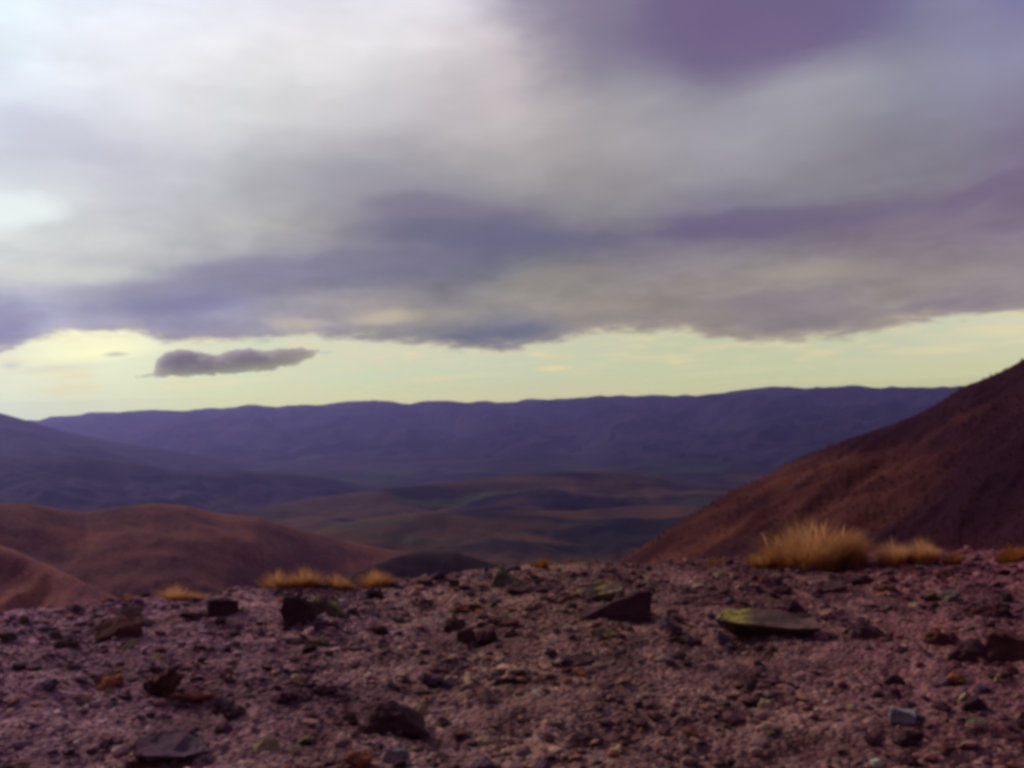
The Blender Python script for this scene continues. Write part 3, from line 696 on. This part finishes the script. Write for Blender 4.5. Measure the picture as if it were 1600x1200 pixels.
def tussock(px, py, wpx, hpx, mat, label, n=900, seed=0, dist=None, lean=.9, group=None, name='grass_tussock', stalks=0):
    d = ray(px, py)
    if dist is None:
        x_, y_, dist = hit(px, py)
    a_ = math.atan2(d.x, d.y); x_, y_ = dist * math.sin(a_), dist * math.cos(a_)
    s = dist / F; w, h = wpx * s, hpx * s
    z0 = gz(x_, y_)
    rng = random.Random(seed)
    co, tr = blades(rng, n, w * .55, w * .4, h * 1.12, .006 + .004 * rng.random(), lean * min(1.0, .5 * w / h), zf=lambda bx, by: gz(x_ + bx, y_ + by) - z0 - .01)
    if stalks:
        o = link(name, None, label=label, cat='grass tussock'); o.location = (x_, y_, z0)
        link('leaves', tri_mesh('leaves', co, tr), mat, parent=o)
        co, tr = [], []
        for i in range(stalks):
            bx, by = rng.uniform(-.28, .28) * w, rng.uniform(-.15, .15) * w; L = h * rng.uniform(.5, 1.0); lx = rng.uniform(-.25, .25); k0 = len(co)
            for sgm in range(5):
                t = sgm / 4; ww = .0022 if sgm < 3 else .006 if sgm == 3 else .001
                cx = bx + lx * L * t * t
                co += [(cx - ww, by, L * t), (cx + ww, by, L * t)]
            for sgm in range(4):
                i0 = k0 + 2 * sgm; tr += [(i0, i0 + 1, i0 + 3), (i0, i0 + 3, i0 + 2)]
        link('seed_stalks', tri_mesh('seed_stalks', co, tr), STRAW, parent=o)
        return o
    o = link(name, tri_mesh(name, co, tr), mat, label=label, cat='grass tussock', group=group)
    o.location = (x_, y_, z0); return o
T = 'dry tussock on the gravel edge'
tussock(1262,872,185,72,GOLD,'largest golden dry tussock, domed, on the gravel edge against the right hillside',2600,1,7.0,stalks=12)
tussock(1195,876,70,32,GOLD,'low golden tuft at the left foot of the largest tussock',500,2,6.95)
tussock(1330,872,70,48,GOLD,'pinkish gold tuft joined to the right side of the largest tussock',700,3,7.05)
tussock(1398,868,75,34,STRAW,'pale straw tussock right of the largest tussock, left of a pair',900,4,7.1)
tussock(1444,868,60,34,STRAW,'pale straw tussock, right of the pair beside the largest one',800,5,7.1)
tussock(1490,868,40,18,RUST,'small rusty tuft right of the pale straw pair',300,6,7.1)
tussock(1582,868,70,26,RUST,'orange tuft of grass at the right edge',600,7,7.1)
tussock(435,922,75,28,GOLD,'left one of the dry grass tufts behind the mossy boulder',700,8,6.6)
tussock(478,920,70,34,GOLD,'tallest dry grass tuft behind the mossy boulder',700,9,6.65)
tussock(530,918,60,22,GOLD,'low dry grass tuft right behind the mossy boulder',500,10,6.65)
tussock(588,915,70,28,GOLD,'rounded dry grass tuft right of the mossy boulder',800,11,6.7)
tussock(275,940,60,26,STRAW,'pale dry tuft left of the squarish dark block',700,12,6.45)
tussock(305,940,50,18,GOLD,'low brownish tuft touching the squarish dark block',400,13,6.45)
tussock(200,948,40,14,RUST,'tiny rusty tuft at the left end of the gravel edge',250,14,6.35)
tussock(846,890,30,20,RUST,'small orange tuft right of the grey-green boulder',350,15,7.0)
tussock(1120,882,60,10,RUST,'very low rusty grass patch left of the largest tussock',300,16,7.1)

# tussock cover on the right hillside: uncountable, one object
me = hs_o.data; nv = len(me.vertices); vc = np.empty(nv * 3, np.float32); me.vertices.foreach_get('co', vc); vc = vc.reshape(-1, 3)
rsd = np.random.RandomState(3)
A8, D8, Z8 = crest_arrays([(820,960,190),(1600,561,240),(2000,400,270)])
vr = np.hypot(vc[:, 0], vc[:, 1]); ok = np.where((vr > 60) & (vr < 262) & (vc[:, 2] > -45))[0]
pick = rsd.choice(ok, 14000); pp = vc[pick] + rsd.uniform(-.5, .5, (14000, 3)) * np.array([1, 1, 0])
co = []; tr = []
for p in pp:
    h = rsd.uniform(.25, .6); k0 = len(co)
    for j in range(7):
        an = rsd.uniform(0, 6.28); l = rsd.uniform(.25, .7) * h; w = .16 * h
        ca, sa = math.cos(an), math.sin(an); q = len(co)
        co += [(p[0] - sa * w, p[1] + ca * w, p[2] - .25), (p[0] + sa * w, p[1] - ca * w, p[2] - .25), (p[0] + ca * l, p[1] + sa * l, p[2] + h * rsd.uniform(.5, 1))]
        tr.append((q, q + 1, q + 2))
link('hillside_tussocks', tri_mesh('hillside_tussocks', co, tr), grass_material('hillside_grass', (.050,.016,.019), (.095,.031,.026)), 'stuff', 'dark red tussock grass covering the hillside')

# ------------------------------------------------------------------ farm building on the valley floor
def farm():
    d = ray(648.5, 708); k = 430 / -d.z; p = Vector((d.x * k, d.y * k, -452))
    root = link('farm_building', None, label='tiny pale farm building far out on the valley floor', cat='building'); root.location = p
    wm_, B, bs, o_ = material('white_wall'); n = B.noise(None, .5, 3).outputs['Fac']; B.put(bs.inputs['Base Color'], B.ramp(n, [(0, (.7,.68,.62)), (1, (.85,.83,.8))]))
    rm_, B, bs, o_ = material('tin_roof'); n = B.noise(None, .5, 3).outputs['Fac']; B.put(bs.inputs['Base Color'], B.ramp(n, [(0, (.5,.5,.5)), (1, (.7,.7,.7))]))
    def prism(name, L, Wd, z0, z1, mat, gable):
        bm = bmesh.new()
        if gable:
            v = [bm.verts.new(q) for q in [(-L,-Wd,z0),(L,-Wd,z0),(L,Wd,z0),(-L,Wd,z0),(-L,0,z1),(L,0,z1)]]
            for f_ in [(0,1,5,4),(2,3,4,5),(0,4,3),(1,2,5),(0,3,2,1)]: bm.faces.new([v[i] for i in f_])
        else:
            bmesh.ops.create_cube(bm, size=2)
            for q in bm.verts: q.co = Vector((q.co.x * L, q.co.y * Wd, z0 + (q.co.z + 1) / 2 * (z1 - z0)))
        me = bpy.data.meshes.new(name); bm.to_mesh(me); bm.free(); return link(name, me, mat, parent=root)
    prism('wall', 17, 10, -5, 9, wm_, False); prism('roof', 18, 11.5, 9.05, 15, rm_, True)
farm()

# ------------------------------------------------------------------ the small cloud: a real body of vapour
def cloud_obj():
    D = 19000.0
    top = [(212,589),(232,585),(244,581),(252,573),(257,558),(270,549),(290,546),(315,552),(335,557),(350,553),(362,547),(400,546),(410,550),(440,546),(470,544),(500,548)]
    bot = [(212,589),(260,589),(290,587),(330,585),(370,582),(400,579),(428,576),(436,571),(460,568),(480,560),(500,549)]
    N, K = 120, 40
    px = np.linspace(212, 500, N); tp = np.interp(px, *zip(*top)); bt = np.interp(px, *zip(*bot))
    co, fa = [], []
    for i in range(N):
        d1, d2 = ray(px[i], tp[i]), ray(px[i], bt[i])
        z1, z2 = D * d1.z / d1.y, D * d2.z / d2.y; x_ = D * d1.x / d1.y
        hz = max((z1 - z2) / 2, 4); zc = (z1 + z2) / 2; dep = hz * 2.2 + 120
        for j in range(K):
            t = 2 * math.pi * j / K
            P = Vector((x_, D + math.cos(t) * dep, zc + math.sin(t) * hz))
            nz = mnoise.fractal(P / 190, .8, 2, 6)
            P += Vector((nz * 30, math.cos(t) * nz * 120, math.sin(t) * nz * 60)); co.append(P)
    for i in range(N - 1):
        for j in range(K):
            j2 = (j + 1) % K; fa.append((i * K + j, i * K + j2, (i + 1) * K + j2, (i + 1) * K + j))
    fa.append(tuple(range(K))[::-1]); fa.append(tuple((N - 1) * K + j for j in range(K)))
    me = bpy.data.meshes.new('cloud'); me.from_pydata([tuple(p) for p in co], [], fa); me.update()
    m = bpy.data.materials.new('cloud_vapour'); m.use_nodes = True; t = m.node_tree; t.nodes.clear(); B = NB(t)
    out = B.n('ShaderNodeOutputMaterial'); pv = B.n('ShaderNodeVolumePrincipled')
    pv.inputs['Color'].default_value = (.95, .93, .97, 1); pv.inputs['Density'].default_value = 1 / 130; pv.inputs['Anisotropy'].default_value = .2
    t.links.new(pv.outputs[0], out.inputs['Volume'])
    o = link('cloud', me, m, label='small dark grey cloud floating alone above the left end of the range', cat='cloud')
cloud_obj()

# ------------------------------------------------------------------ haze
HX0, HX1, HY0, HY1, HZ0, HZ1 = -14000, 14000, -1500, HAZE_FAR, -620, HAZE_TOP
assert MAXZ[0] < HZ1, MAXZ
bm = bmesh.new(); bmesh.ops.create_cube(bm, size=1)
for v in bm.verts: v.co = Vector(((v.co.x + .5) * (HX1 - HX0) + HX0, (v.co.y + .5) * (HY1 - HY0) + HY0, (v.co.z + .5) * (HZ1 - HZ0) + HZ0))
me = bpy.data.meshes.new('haze'); bm.to_mesh(me); bm.free()
hm = bpy.data.materials.new('haze_air'); hm.use_nodes = True; t = hm.node_tree; t.nodes.clear(); B = NB(t)
out = B.n('ShaderNodeOutputMaterial'); pv = B.n('ShaderNodeVolumePrincipled')
pv.inputs['Color'].default_value = (.40, .37, .98, 1); pv.inputs['Density'].default_value = HAZE_D; pv.inputs['Anisotropy'].default_value = .68
t.links.new(pv.outputs[0], out.inputs['Volume'])
link('haze', me, hm, 'stuff', 'thin bluish air over the valley')
print('MAXZ', MAXZ)
